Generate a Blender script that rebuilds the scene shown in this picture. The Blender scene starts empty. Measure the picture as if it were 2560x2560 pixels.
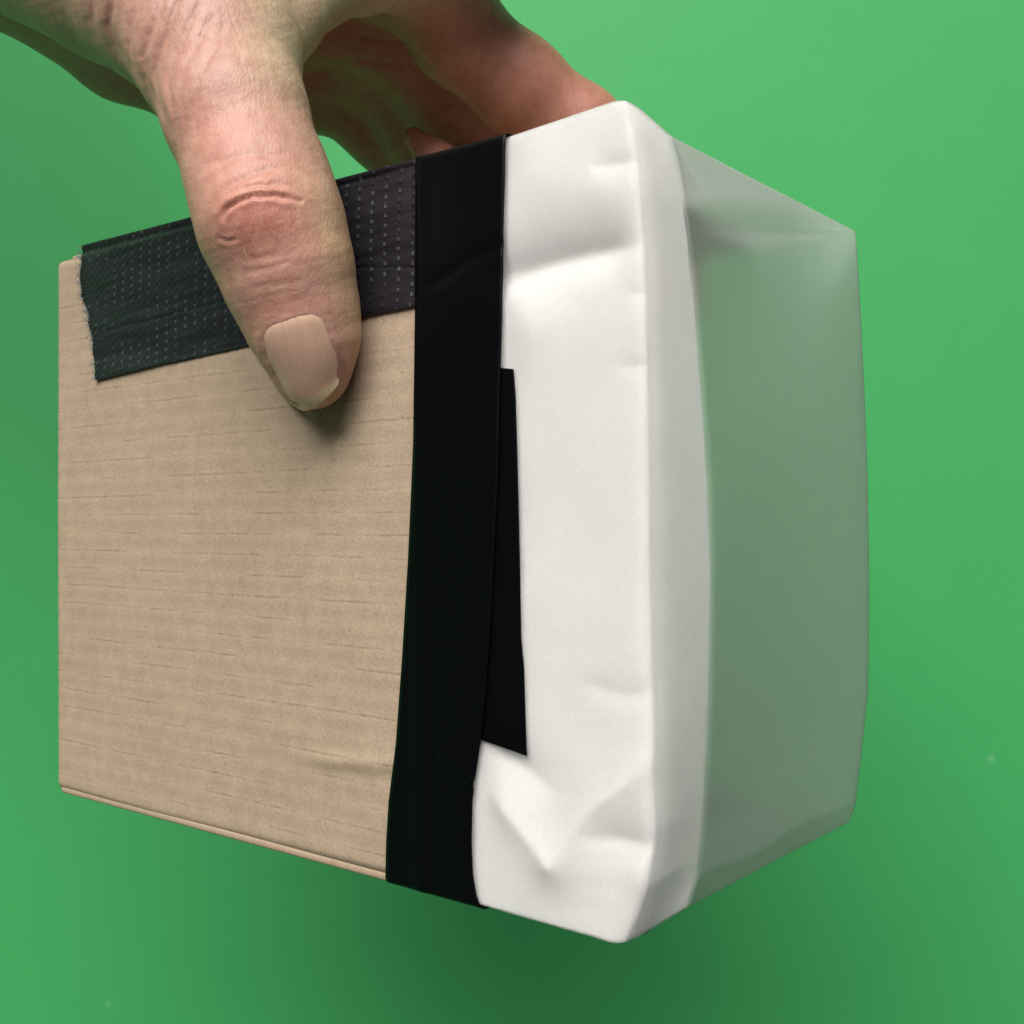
import bpy, math
import numpy as np
from mathutils import Vector

# ------------------------------------------------------------------ camera, light
S = bpy.context.scene
COL = S.collection
HC = 0.39                     # camera height above the green table
F = 2819.0                    # focal length in photo pixels (photo 2560 px wide)
CX, CY = 1280.0, 1310.0

cam_d = bpy.data.cameras.new('camera')
cam = bpy.data.objects.new('camera', cam_d)
COL.objects.link(cam)
cam.location = (0, 0, HC)     # looks straight down on the table
cam_d.sensor_width = 36.0
cam_d.lens = 36.0 * F / 2560.0
cam_d.shift_y = (CY - 1280.0) / 2560.0
cam_d.clip_start = 0.005
cam_d.clip_end = 50
cam_d.dof.use_dof = True
cam_d.dof.focus_distance = 0.176
cam_d.dof.aperture_fstop = 60.0
S.camera = cam

world = bpy.data.worlds.new('World')
S.world = world
world.use_nodes = True
bgn = world.node_tree.nodes['Background']
bgn.inputs['Color'].default_value = (0.93, 0.97, 1.0, 1)
bgn.inputs['Strength'].default_value = 0.09


def area(name, loc, target, sx, sy, power, color):
    d = bpy.data.lights.new(name, 'AREA')
    d.shape = 'RECTANGLE'
    d.size, d.size_y = sx, sy
    d.energy = power
    d.color = color
    o = bpy.data.objects.new(name, d)
    COL.objects.link(o)
    o.location = loc
    o.rotation_euler = (Vector(target) - Vector(loc)).to_track_quat('-Z', 'Y').to_euler()
    return o


area('window_light', (-0.46, 2.00, 2.04), (0, 0, 0.2), 2.5, 1.9, 172.0, (1.0, 0.97, 0.93))

S.view_settings.view_transform = 'Standard'
S.view_settings.look = 'None'
S.view_settings.exposure = 0.0
S.view_settings.gamma = 1.0
S.cycles.use_denoising = True
S.cycles.max_bounces = 9
S.cycles.transmission_bounces = 8
S.cycles.diffuse_bounces = 4


# ------------------------------------------------------------------ maths helpers
def at(px, py, d):
    """photo pixel + depth (m) -> world; arrays welcome"""
    px, py, d = np.broadcast_arrays(np.asarray(px, float), np.asarray(py, float), np.asarray(d, float))
    return np.stack([(px - CX) / F * d, -(py - CY) / F * d, HC - d], -1)


def proj(P):
    d = HC - P[..., 2]
    return CX + P[..., 0] / d * F, CY - P[..., 1] / d * F, d


BOX_H = 0.11
D0 = F / 2135.0 * BOX_H
TH = math.atan(3574.0 / F)
A = np.array([-math.sin(TH), 0, -math.cos(TH)])     # along the near side, towards the back
B = np.array([math.cos(TH), 0, -math.sin(TH)])      # along the screen, away from the camera
E0 = at(1565, CY, D0)                               # near vertical edge
LA, LB = 0.1376, 0.0809
CAM = np.array([0, 0, HC])


def on_near(px, py, off=0.0):
    """pixel -> point on the near side of the box, pushed outward by off"""
    px, py = np.broadcast_arrays(np.asarray(px, float), np.asarray(py, float))
    r = np.stack([(px - CX) / F, -(py - CY) / F, -np.ones_like(px)], -1)
    t = ((E0 - CAM) @ B) / (r @ B)
    P = CAM + r * t[..., None]
    return P - B * np.asarray(off)[..., None]


def on_screen(px, py, off=0.0):
    px, py = np.broadcast_arrays(np.asarray(px, float), np.asarray(py, float))
    r = np.stack([(px - CX) / F, -(py - CY) / F, -np.ones_like(px)], -1)
    t = ((E0 - A * 0.0025 - CAM) @ A) / (r @ A)
    P = CAM + r * t[..., None]
    return P - A * np.asarray(off)[..., None]


def smooth(a, b, x):
    t = np.clip((x - a) / (b - a), 0, 1)
    return t * t * (3 - 2 * t)


def curve(pts, q, axis=1):
    """interpolate the other coordinate of a pixel polyline"""
    p = np.array(pts, float)
    k, v = p[:, axis], p[:, 1 - axis]
    o = np.argsort(k)
    return np.interp(q, k[o], v[o])


def seg_dist(x, y, pts):
    """distance from points to a polyline, in pixels, and the parameter along it 0..1"""
    best = np.full(np.shape(x), 1e9)
    par = np.zeros(np.shape(x))
    n = len(pts) - 1
    for i in range(n):
        (x0, y0), (x1, y1) = pts[i], pts[i + 1]
        dx, dy = x1 - x0, y1 - y0
        t = np.clip(((x - x0) * dx + (y - y0) * dy) / (dx * dx + dy * dy), 0, 1)
        d = np.hypot(x - x0 - t * dx, y - y0 - t * dy)
        m = d < best
        best = np.where(m, d, best)
        par = np.where(m, (i + t) / n, par)
    return best, par


_rng = np.random.RandomState(7)
_tab = _rng.rand(64, 64, 64).astype(np.float32)


def vnoise(P, scale):
    """smooth value noise -1..1"""
    q = np.asarray(P, float) * scale + 100.0
    i = np.floor(q).astype(int)
    f = q - i
    f = f * f * (3 - 2 * f)
    out = 0
    for dx in (0, 1):
        for dy in (0, 1):
            for dz in (0, 1):
                w = (f[..., 0] if dx else 1 - f[..., 0]) * (f[..., 1] if dy else 1 - f[..., 1]) * (f[..., 2] if dz else 1 - f[..., 2])
                out = out + w * _tab[(i[..., 0] + dx) % 64, (i[..., 1] + dy) % 64, (i[..., 2] + dz) % 64]
    return out * 2 - 1


# ------------------------------------------------------------------ object helpers
def link_mesh(name, verts, faces, mat, parent=None, uv=None, colattr=None, smooth_shade=True):
    me = bpy.data.meshes.new(name)
    verts = np.ascontiguousarray(verts, np.float32)
    faces = np.ascontiguousarray(faces, np.int32)
    nf, k = faces.shape
    me.vertices.add(len(verts))
    me.vertices.foreach_set('co', verts.ravel())
    me.loops.add(nf * k)
    me.loops.foreach_set('vertex_index', faces.ravel())
    me.polygons.add(nf)
    me.polygons.foreach_set('loop_start', np.arange(nf, dtype=np.int32) * k)
    me.polygons.foreach_set('loop_total', np.full(nf, k, np.int32))
    me.update(calc_edges=True)
    me.validate()
    if smooth_shade:
        me.polygons.foreach_set('use_smooth', np.ones(len(me.polygons), bool))
    if uv is not None:
        l = me.uv_layers.new(name='UVMap')
        l.data.foreach_set('uv', np.ascontiguousarray(uv[faces.ravel()], np.float32).ravel())
    if colattr is not None:
        a = me.color_attributes.new('tint', 'FLOAT_COLOR', 'POINT')
        c = np.ones((len(verts), 4), np.float32)
        c[:, :3] = colattr
        a.data.foreach_set('color', c.ravel())
    me.materials.append(mat)
    o = bpy.data.objects.new(name, me)
    COL.objects.link(o)
    if parent is not None:
        o.parent = parent
        o.matrix_parent_inverse = parent.matrix_world.inverted() if False else o.matrix_parent_inverse
        o.location = -Vector(parent.location)
    return o


def grid_faces(n, m):
    i, j = np.meshgrid(np.arange(n - 1), np.arange(m - 1), indexing='ij')
    a = (i * m + j).ravel()
    return np.stack([a, a + m, a + m + 1, a + 1], -1)


def grid_obj(name, P, mat, parent=None, uv=None, solid=0.0, ca=None):
    n, m = P.shape[:2]
    o = link_mesh(name, P.reshape(-1, 3), grid_faces(n, m), mat, parent,
                  None if uv is None else uv.reshape(-1, 2), ca)
    if solid:
        md = o.modifiers.new('thickness', 'SOLIDIFY')
        md.thickness = solid
        md.offset = -1
    return o


def relax(P, iters, wrow=None, wcol=None):
    """local smoothing of a point grid; weights per row / column"""
    P = P.copy()
    for _ in range(iters):
        if wrow is not None:
            q = P.copy()
            q[1:-1] = 0.5 * P[1:-1] + 0.25 * (P[:-2] + P[2:])
            P = P + (q - P) * wrow[:, None, None]
        if wcol is not None:
            q = P.copy()
            q[:, 1:-1] = 0.5 * P[:, 1:-1] + 0.25 * (P[:, :-2] + P[:, 2:])
            P = P + (q - P) * wcol[None, :, None]
    return P


# ------------------------------------------------------------------ materials
def new_mat(name):
    m = bpy.data.materials.new(name)
    m.use_nodes = True
    nt = m.node_tree
    b = nt.nodes['Principled BSDF']
    return m, nt, b


def N(nt, t, **kw):
    n = nt.nodes.new(t)
    for k, v in kw.items():
        if k in n.inputs.keys():
            n.inputs[k].default_value = v
        else:
            setattr(n, k, v)
    return n


def ramp(nt, fac, stops):
    r = nt.nodes.new('ShaderNodeValToRGB')
    e = r.color_ramp.elements
    while len(e) > 1:
        e.remove(e[-1])
    e[0].position, e[0].color = stops[0][0], (*stops[0][1], 1)
    for p, c in stops[1:]:
        x = e.new(p)
        x.color = (*c, 1)
    nt.links.new(fac, r.inputs['Fac'])
    return r.outputs['Color']


def mix(nt, fac, a, b, mode='MIX'):
    m = nt.nodes.new('ShaderNodeMix')
    m.data_type = 'RGBA'
    m.blend_type = mode
    for s, v in ((m.inputs[0], fac), (m.inputs[6], a), (m.inputs[7], b)):
        if hasattr(v, 'node'):
            nt.links.new(v, s)
        elif isinstance(v, (int, float)):
            s.default_value = v
        else:
            s.default_value = (*v, 1)
    return m.outputs[2]


def noise(nt, vec, scale, detail=3.0, rough=0.5):
    n = nt.nodes.new('ShaderNodeTexNoise')
    n.inputs['Scale'].default_value = scale
    n.inputs['Detail'].default_value = detail
    n.inputs['Roughness'].default_value = rough
    if vec is not None:
        nt.links.new(vec, n.inputs['Vector'])
    return n.outputs['Fac']


def mapping(nt, vec, scale, rot=(0, 0, 0)):
    m = nt.nodes.new('ShaderNodeMapping')
    m.inputs['Scale'].default_value = scale
    m.inputs['Rotation'].default_value = rot
    nt.links.new(vec, m.inputs['Vector'])
    return m.outputs['Vector']


def math_n(nt, op, a, b=0.0, c=0.0):
    m = nt.nodes.new('ShaderNodeMath')
    m.operation = op
    for s, v in zip(m.inputs, (a, b, c)):
        if hasattr(v, 'node'):
            nt.links.new(v, s)
        else:
            s.default_value = v
    return m.outputs[0]


def bump(nt, bsdf, height, dist, strength=1.0, chain=None):
    b = nt.nodes.new('ShaderNodeBump')
    b.inputs['Strength'].default_value = strength
    b.inputs['Distance'].default_value = dist
    nt.links.new(height, b.inputs['Height'])
    if chain is not None:
        nt.links.new(chain, b.inputs['Normal'])
    if bsdf is not None:
        nt.links.new(b.outputs['Normal'], bsdf.inputs['Normal'])
    return b.outputs['Normal']


def geo(nt):
    return nt.nodes.new('ShaderNodeNewGeometry').outputs['Position']


def uvn(nt):
    n = nt.nodes.new('ShaderNodeUVMap')
    return n.outputs['UV']


# green table
M_GREEN, nt, b = new_mat('green_surface')
p = geo(nt)
c = mix(nt, noise(nt, p, 30, 5, 0.65), (0.043, 0.322, 0.092), (0.052, 0.348, 0.104))
sp = nt.nodes.new('ShaderNodeTexVoronoi')
sp.inputs['Scale'].default_value = 26
nt.links.new(p, sp.inputs['Vector'])
spk = math_n(nt, 'LESS_THAN', sp.outputs['Distance'], 0.035)
c = mix(nt, math_n(nt, 'MULTIPLY', spk, 0.09), c, (0.55, 0.75, 0.6))
nt.links.new(c, b.inputs['Base Color'])
b.inputs['Roughness'].default_value = 0.55
b.inputs['Specular IOR Level'].default_value = 0.25
bump(nt, b, noise(nt, p, 900, 3), 0.0002, 0.25)

# kraft cardboard: UV is (metres along, metres up)
M_CARD, nt, b = new_mat('kraft_cardboard')
uv = uvn(nt)
c = mix(nt, noise(nt, uv, 60, 5, 0.6), (0.352, 0.262, 0.184), (0.434, 0.333, 0.240))
fib = noise(nt, mapping(nt, uv, (1500, 1900, 1)), 1.0, 4, 0.65)
mo = noise(nt, mapping(nt, uv, (330, 260, 1)), 1.0, 5, 0.65)
c = mix(nt, 1.0, c, ramp(nt, mo, [(0.3, (0.90, 0.89, 0.88)), (0.7, (1.06, 1.06, 1.06))]), 'MULTIPLY')
c = mix(nt, 1.0, c, ramp(nt, fib, [(0.25, (0.80, 0.78, 0.76)), (0.5, (0.97, 0.97, 0.97)), (0.75, (1.12, 1.12, 1.12))]), 'MULTIPLY')
# scuffed flute lines: thin, broken
sepn = nt.nodes.new('ShaderNodeSeparateXYZ')
nt.links.new(uv, sepn.inputs[0])
wob = math_n(nt, 'MULTIPLY', math_n(nt, 'SUBTRACT', noise(nt, mapping(nt, uv, (40, 30, 1)), 1.0, 3), 0.5), 0.00035)
vv = math_n(nt, 'ADD', sepn.outputs[1], wob)
ph = math_n(nt, 'FRACT', math_n(nt, 'ADD', math_n(nt, 'DIVIDE', vv, 0.0035), 50.0))
line = math_n(nt, 'SUBTRACT', 1.0, math_n(nt, 'MULTIPLY', math_n(nt, 'ABSOLUTE', math_n(nt, 'SUBTRACT', ph, 0.5)), 11.0))
line = math_n(nt, 'MAXIMUM', line, 0.0)
brk = ramp(nt, noise(nt, mapping(nt, uv, (75, 290, 1)), 1.0, 4, 0.7), [(0.45, (0, 0, 0)), (0.58, (1, 1, 1))])
fine = ramp(nt, noise(nt, mapping(nt, uv, (900, 900, 1)), 1.0, 2), [(0.3, (0.3, 0.3, 0.3)), (0.6, (1, 1, 1))])
lm = math_n(nt, 'MULTIPLY', math_n(nt, 'MULTIPLY', line, brk), fine)
c = mix(nt, math_n(nt, 'MULTIPLY', lm, 0.48), c, (0.15, 0.10, 0.065))
# dark and light flecks
for sc, thr, colr, st in ((330, 0.075, (0.13, 0.085, 0.05), 0.6), (700, 0.07, (0.80, 0.66, 0.48), 0.6)):
    v = nt.nodes.new('ShaderNodeTexVoronoi')
    v.inputs['Scale'].default_value = 1.0
    nt.links.new(mapping(nt, uv, (sc, sc * 0.75, 1), (0, 0, 0.9)), v.inputs['Vector'])
    thn = math_n(nt, 'MULTIPLY', noise(nt, uv, 150, 2), thr * 2)
    fl = math_n(nt, 'LESS_THAN', v.outputs['Distance'], math_n(nt, 'SUBTRACT', thn, thr * 0.45))
    c = mix(nt, math_n(nt, 'MULTIPLY', fl, st), c, colr)
nt.links.new(c, b.inputs['Base Color'])
b.inputs['Roughness'].default_value = 0.75
b.inputs['Specular IOR Level'].default_value = 0.25
h = math_n(nt, 'SUBTRACT', fib, math_n(nt, 'MULTIPLY', lm, 0.8))
bump(nt, b, h, 0.00010, 0.5)

# cut edge of the card
M_EDGE, nt, b = new_mat('cardboard_cut_edge')
c = mix(nt, noise(nt, geo(nt), 900, 3), (0.30, 0.17, 0.08), (0.55, 0.36, 0.2))
nt.links.new(c, b.inputs['Base Color'])
b.inputs['Roughness'].default_value = 0.9


# tracing paper
def paper(name, refl, trans, wr, fwd=0.0):
    m, nt, b = new_mat(name)
    nt.nodes.remove(b)
    out = nt.nodes['Material Output']
    p = geo(nt)
    g = ramp(nt, noise(nt, mapping(nt, p, (1700, 2600, 1700)), 1.0, 4, 0.75), [(0.30, (0.84, 0.84, 0.83)), (0.70, (1.0, 1.0, 1.0))])
    g2 = mix(nt, noise(nt, p, 120, 4, 0.6), (0.89, 0.89, 0.89), (1.0, 1.0, 1.0))
    g = mix(nt, 1.0, g, g2, 'MULTIPLY')
    d = N(nt, 'ShaderNodeBsdfDiffuse')
    t = N(nt, 'ShaderNodeBsdfTranslucent')
    nt.links.new(mix(nt, 1.0, g, refl, 'MULTIPLY'), d.inputs['Color'])
    nt.links.new(mix(nt, 1.0, g, trans, 'MULTIPLY'), t.inputs['Color'])
    a = N(nt, 'ShaderNodeAddShader')
    nt.links.new(d.outputs[0], a.inputs[0])
    nt.links.new(t.outputs[0], a.inputs[1])
    if fwd:      # tracing paper scatters mostly forward
        rf = N(nt, 'ShaderNodeBsdfRefraction')
        rf.inputs['IOR'].default_value = 1.03
        rf.inputs['Roughness'].default_value = 1.0
        rf.inputs['Color'].default_value = (fwd, fwd, fwd, 1)
        a2 = N(nt, 'ShaderNodeAddShader')
        nt.links.new(a.outputs[0], a2.inputs[0])
        nt.links.new(rf.outputs[0], a2.inputs[1])
        a = a2
    gl = N(nt, 'ShaderNodeBsdfGlossy')
    gl.inputs['Roughness'].default_value = 0.42
    fr = N(nt, 'ShaderNodeFresnel')
    fr.inputs['IOR'].default_value = 1.35
    mx = N(nt, 'ShaderNodeMixShader')
    nt.links.new(math_n(nt, 'MULTIPLY', fr.outputs[0], 0.2), mx.inputs[0])
    nt.links.new(a.outputs[0], mx.inputs[1])
    nt.links.new(gl.outputs[0], mx.inputs[2])
    nt.links.new(mx.outputs[0], out.inputs['Surface'])
    nrm = bump(nt, None, noise(nt, mapping(nt, p, (1500, 700, 1500)), 1.0, 4, 0.7), 0.00007, 0.5)
    nrm = bump(nt, None, noise(nt, p, 60, 3), wr, 0.4, nrm)
    for s in (d, t, gl):
        nt.links.new(nrm, s.inputs['Normal'])
    return m


M_PAPER = paper('tracing_paper', (0.17, 0.17, 0.17), (0.30, 0.30, 0.30), 0.0006, 0.52)
M_UNDER = paper('tracing_paper_folded_margin', (0.83, 0.812, 0.795), (0.04, 0.04, 0.04), 0.0004, 0.16)

# smooth black insulating tape
M_TAPE, nt, b = new_mat('black_vinyl_tape')
p = geo(nt)
v = nt.nodes.new('ShaderNodeTexVoronoi')
v.inputs['Scale'].default_value = 330
nt.links.new(p, v.inputs['Vector'])
dust = math_n(nt, 'LESS_THAN', v.outputs['Distance'], math_n(nt, 'SUBTRACT', math_n(nt, 'MULTIPLY', noise(nt, p, 200, 2), 0.14), 0.068))
c = mix(nt, math_n(nt, 'MULTIPLY', dust, 0.5), (0.0014, 0.0016, 0.0021), (0.4, 0.4, 0.4))
nt.links.new(c, b.inputs['Base Color'])
b.inputs['Roughness'].default_value = 0.36
b.inputs['Specular IOR Level'].default_value = 0.11
bump(nt, b, noise(nt, p, 45, 3), 0.0012, 0.25)

# woven duct tape: UV in metres
M_DUCT, nt, b = new_mat('black_duct_tape')
uv = uvn(nt)
ca = nt.nodes.new('ShaderNodeVertexColor')
ca.layer_name = 'tint'
c = mix(nt, 1.0, ca.outputs['Color'], ramp(nt, noise(nt, mapping(nt, uv, (60, 400, 1)), 1.0, 4, 0.6), [(0.3, (0.6, 0.6, 0.6)), (0.7, (1.3, 1.3, 1.3))]), 'MULTIPLY')
nt.links.new(c, b.inputs['Base Color'])
b.inputs['Roughness'].default_value = 0.24
b.inputs['Specular IOR Level'].default_value = 0.20
bump(nt, b, noise(nt, mapping(nt, uv, (300, 1500, 1)), 1.0, 4, 0.6), 0.00018, 0.5)
M_FLECK, nt, b = new_mat('frayed_tape_fibre')
b.inputs['Base Color'].default_value = (0.20, 0.23, 0.26, 1)
b.inputs['Roughness'].default_value = 0.3

# skin: colour from the 'tint' attribute, relief from noise
M_SKIN, nt, b = new_mat('skin')
ca = nt.nodes.new('ShaderNodeVertexColor')
ca.layer_name = 'tint'
p = geo(nt)
mott = ramp(nt, noise(nt, p, 420, 4, 0.6), [(0.3, (0.88, 0.80, 0.78)), (0.55, (1.0, 1.0, 1.0)), (0.75, (1.07, 1.10, 1.08))])
c = mix(nt, 1.0, ca.outputs['Color'], mott, 'MULTIPLY')
nt.links.new(c, b.inputs['Base Color'])
b.inputs['Roughness'].default_value = 0.47
b.inputs['Specular IOR Level'].default_value = 0.42
b.inputs['Subsurface Weight'].default_value = 0.22
b.inputs['Subsurface Radius'].default_value = (1.0, 0.35, 0.18)
b.inputs['Subsurface Scale'].default_value = 0.0022
v1 = nt.nodes.new('ShaderNodeTexVoronoi')
v1.feature = 'DISTANCE_TO_EDGE'
v1.inputs['Scale'].default_value = 1.0
nt.links.new(mapping(nt, p, (1700, 800, 1100), (0, 0, -0.25)), v1.inputs['Vector'])
cell = ramp(nt, v1.outputs['Distance'], [(0.0, (0, 0, 0)), (0.22, (1, 1, 1))])
nm = bump(nt, None, cell, 0.00008, 0.28)
nm = bump(nt, None, noise(nt, p, 3000, 2), 0.00005, 0.25, nm)
bump(nt, b, noise(nt, mapping(nt, p, (900, 260, 500), (0, 0, -0.25)), 1.0, 3, 0.6), 0.0003, 0.22, nm)

# nail: UV u across, v along
M_NAIL, nt, b = new_mat('thumb_nail')
uv = uvn(nt)
sepu = nt.nodes.new('ShaderNodeSeparateXYZ')
nt.links.new(uv, sepu.inputs[0])
vj = math_n(nt, 'ADD', sepu.outputs[1], math_n(nt, 'MULTIPLY', math_n(nt, 'SUBTRACT', noise(nt, uv, 6, 2), 0.5), 0.05))
c = ramp(nt, vj, [(0.0, (0.64, 0.44, 0.32)), (0.14, (0.60, 0.385, 0.28)), (0.34, (0.56, 0.345, 0.255)), (0.66, (0.70, 0.465, 0.335)), (0.86, (0.68, 0.43, 0.30)), (0.90, (0.66, 0.53, 0.33)), (1.0, (0.68, 0.55, 0.33))])
ridg = noise(nt, mapping(nt, uv, (28, 1.2, 1)), 1.0, 3)
c = mix(nt, 1.0, c, ramp(nt, ridg, [(0.3, (0.93, 0.92, 0.91)), (0.7, (1.05, 1.05, 1.05))]), 'MULTIPLY')
nt.links.new(c, b.inputs['Base Color'])
b.inputs['Roughness'].default_value = 0.32
b.inputs['Subsurface Weight'].default_value = 0.15
b.inputs['Subsurface Radius'].default_value = (1.0, 0.4, 0.25)
b.inputs['Subsurface Scale'].default_value = 0.001
bump(nt, b, ridg, 0.0001, 0.35)


# ------------------------------------------------------------------ the green table
def plane(name, half, z, mat):
    o = link_mesh(name, np.array([[-half, -half, z], [half, -half, z], [half, half, z], [-half, half, z]]), np.array([[0, 1, 2, 3]]), mat, None, smooth_shade=False)
    o['kind'] = 'structure'
    o['label'] = 'plain matt green table surface under the held box'
    return o


plane('ground', 1.6, 0.0, M_GREEN)

# ------------------------------------------------------------------ the box
box = bpy.data.objects.new('cardboard_box', None)
COL.objects.link(box)
box.location = tuple(E0 + A * LA / 2 + B * LB / 2 - np.array([0, BOX_H / 2, 0]))
box['label'] = 'brown cardboard box with black tape and one end wrapped in white tracing paper'
box['category'] = 'box'

TOP = [(100, 640), (215, 611), (820, 455), (1275, 335), (1400, 293), (1480, 266), (1540, 246), (1570, 236), (1640, 236)]
BOT = [(100, 1979), (135, 1988), (975, 2204), (1215, 2271), (1480, 2349), (1530, 2366), (1563, 2372), (1640, 2372)]


def ytop(px):
    return curve(TOP, px, 0)


def ybot(px):
    return curve(BOT, px, 0)


TL = [(1052, 350), (1052, 620), (1051, 800), (1046, 1110), (1033, 1390), (1018, 1638), (1002, 1856), (984, 2000), (978, 2100), (974, 2280)]
TR = [(1275, 300), (1273, 450), (1268, 620), (1266, 800), (1262, 943), (1257, 1173), (1245, 1421), (1235, 1607), (1223, 1769), (1210, 1868), (1198, 1949), (1192, 2000), (1190, 2100), (1193, 2180), (1202, 2235), (1215, 2272), (1217, 2290)]


def dent(x, y, pts, half, depth, sharp=1.0):
    d, t = seg_dist(x, y, pts)
    return -depth * np.exp(-(np.sqrt(d * d + 25.0) - 5.0) / (half * 0.8)) * np.clip(np.sin(np.pi * np.clip(t * 0.94 + 0.03, 0, 1)), 0, 1) ** sharp


def near_relief(x, y):
    """how far the paper (and the tape on it) stands off the near side, metres"""
    k = smooth(1180, 1285, x)
    d = np.zeros(np.shape(x))
    # big dent below the top and the swelling around it
    dd, tt = seg_dist(x, y, [(1180, 690), (1290, 655), (1400, 622), (1500, 604), (1605, 592)])
    yc = curve([(1180, 712), (1290, 680), (1400, 646), (1500, 624), (1605, 606), (1700, 596)], x, 0)
    dy = y - yc
    w = np.where(dy < 0, 62, 80 - 34 * smooth(1300, 1600, x))
    d += -0.0030 * np.exp(-(np.sqrt(dy * dy + 144.0) - 12.0) / (w * 0.85)) * smooth(1640, 1480, x)
    d += 0.0007 * np.exp(-((y - 470) / 85) ** 2) * smooth(1240, 1400, x) * smooth(1640, 1500, x)
    d += 0.0012 * np.exp(-((x - 1290) / 90) ** 2 - ((y - 800) / 95) ** 2)
    # pinches along the front edge
    d += dent(x, y, [(1560, 730), (1640, 735)], 26, 0.0006)
    d += dent(x, y, [(1480, 425), (1600, 395)], 30, 0.0008)
    d += dent(x, y, [(1530, 920), (1650, 905)], 30, 0.0005)
    d += dent(x, y, [(1450, 1700), (1560, 1740), (1660, 1720)], 36, 0.0005)
    # lower end: two ridges running to a V, hollow on the right
    for pts, hw, am in (([(1205, 1955), (1290, 2050), (1385, 2165)], 62, 0.0014),
                        ([(1385, 2165), (1480, 2030), (1640, 1905)], 62, 0.0010)):
        q, t = seg_dist(x, y, pts)
        d += am * np.exp(-(np.sqrt(q * q + 36.0) - 6.0) / (hw * 0.75))
    d += dent(x, y, [(1210, 1880), (1290, 1900), (1400, 1990)], 55, 0.0012)
    d += dent(x, y, [(1450, 2090), (1560, 2100), (1660, 2130)], 44, 0.0011)
    d += 0.0006 * np.exp(-((x - 1610) / 40) ** 2 - ((y - 2190) / 45) ** 2)
    # slack
    P = np.stack([x * 0.004, y * 0.004, np.zeros(np.shape(x))], -1)
    d += 0.00030 * vnoise(P, 0.8) + 0.00005 * vnoise(P, 3.1)
    xr = curve(TR, y, 1)
    d = np.where(d > 0, d * smooth(xr - 4, xr + 75, x), d)
    return d * k * 0.66


# --- near side panel, a slab with rounded edges and faint flutes
def slab(name, P, thick, mat, normal, uv, parent):
    """panel from a front grid: solidified towards -normal"""
    o = grid_obj(name, P, mat, parent, uv)
    md = o.modifiers.new('thickness', 'SOLIDIFY')
    md.thickness = thick
    md.offset = -1
    return o


def make_near_panel():
    n, m = 330, 260
    t = np.linspace(0, 1, n)[:, None]
    s = np.linspace(0, 1, m)[None, :]
    xl = 137.0
    x = xl + s * (1575 - xl) + 0 * t
    top = curve([(137, 650), (205, 638), (1575, 275)], x, 0)
    bot = ybot(x) - 13
    y = top + t * (bot - top)
    # rounded corners on the left
    r = 22
    for yc, sg in ((top, 1), (bot, -1)):
        dy = np.clip(r - (y - yc) * sg, 0, r)
        x = x + np.where(s < 0.25, (r - np.sqrt(np.maximum(r * r - dy * dy, 0))) * np.clip(1 - s * 6, 0, 1), 0)
    P = on_near(x, y, 0)
    u = (P - E0) @ A
    v = P[..., 1]
    flute = np.sin(v / 0.0035 * 2 * np.pi)
    am = 0.000026
    d = am * flute + 0.00018 * vnoise(np.stack([u, v, 0 * v], -1), 24.0)
    # rounded long edges
    d -= 0.0036 * smooth(1085, 1180, x)      # pressed in under the paper margin
    ev = np.minimum(v - v.min(0)[None, :], v.max(0)[None, :] - v)
    d -= 0.0007 * np.clip(1 - ev / 0.0014, 0, 1) ** 2
    d -= 0.0010 * np.clip(1 - (LA - u) / 0.0016, 0, 1) ** 2
    # a soft crease low on the right
    d += 0.0004 * np.exp(-((y - 1905 + (x - 900) * -0.06) / 22) ** 2) * smooth(700, 850, x)
    P = P - B * d[..., None]
    uv = np.stack([u, v], -1)
    return slab('side_panel', P, 0.0026, M_CARD, -B, uv, box)


def flat_panel(name, O, U, V, lu, lv, thick_dir, thick, mat, n=8, m=8):
    t = np.linspace(0, 1, n)[:, None, None]
    s = np.linspace(0, 1, m)[None, :, None]
    P = O + U * lu * t + V * lv * s
    uv = np.stack([t[..., 0] * lu + 0 * s[..., 0], s[..., 0] * lv + 0 * t[..., 0]], -1)
    nrm = np.cross(U, V)
    o = grid_obj(name, P, mat, box, uv)
    md = o.modifiers.new('thickness', 'SOLIDIFY')
    md.thickness = thick
    md.offset = -1 if np.dot(nrm, thick_dir) * -1 > 0 else 1
    if np.dot(nrm, thick_dir) > 0:
        md.offset = 1
    bv = o.modifiers.new('bevel', 'BEVEL')
    bv.width = 0.0004
    bv.segments = 2
    bv.limit_method = 'ANGLE'
    return o


Y = np.array([0, 1.0, 0])
make_near_panel()
# heights of the lid and the bottom flap at the near plane
v_top = float(on_near(900, ytop(900))[1]) - 0.0002
v_bot = float(on_near(500, ybot(500))[1])
flat_panel('top_panel', E0 + A * 0.034 + B * 0.0004 + Y * (v_top - 0.0003), A, B, LA - 0.0395, LB - 0.001, -Y, 0.0016, M_CARD, 24, 12)
flat_panel('bottom_panel', E0 + A * 0.036 + B * 0.0003 + Y * (v_bot + 0.0002), A, B, LA - 0.0376, LB - 0.001, Y, 0.0014, M_CARD, 24, 12)
flat_panel('back_panel', E0 + A * (LA - 0.0002) + B * 0.003 - Y * (BOX_H / 2 - 0.003), B, Y, LB - 0.006, BOX_H - 0.008, -A, 0.0026, M_CARD)
# far side: stops short of the screen, so light from the table comes through the paper there
flat_panel('side_panel', E0 + A * 0.050 + B * LB - Y * (BOX_H / 2 - 0.003), A, Y, LA - 0.051, BOX_H - 0.008, -B, 0.0024, M_CARD)

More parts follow.
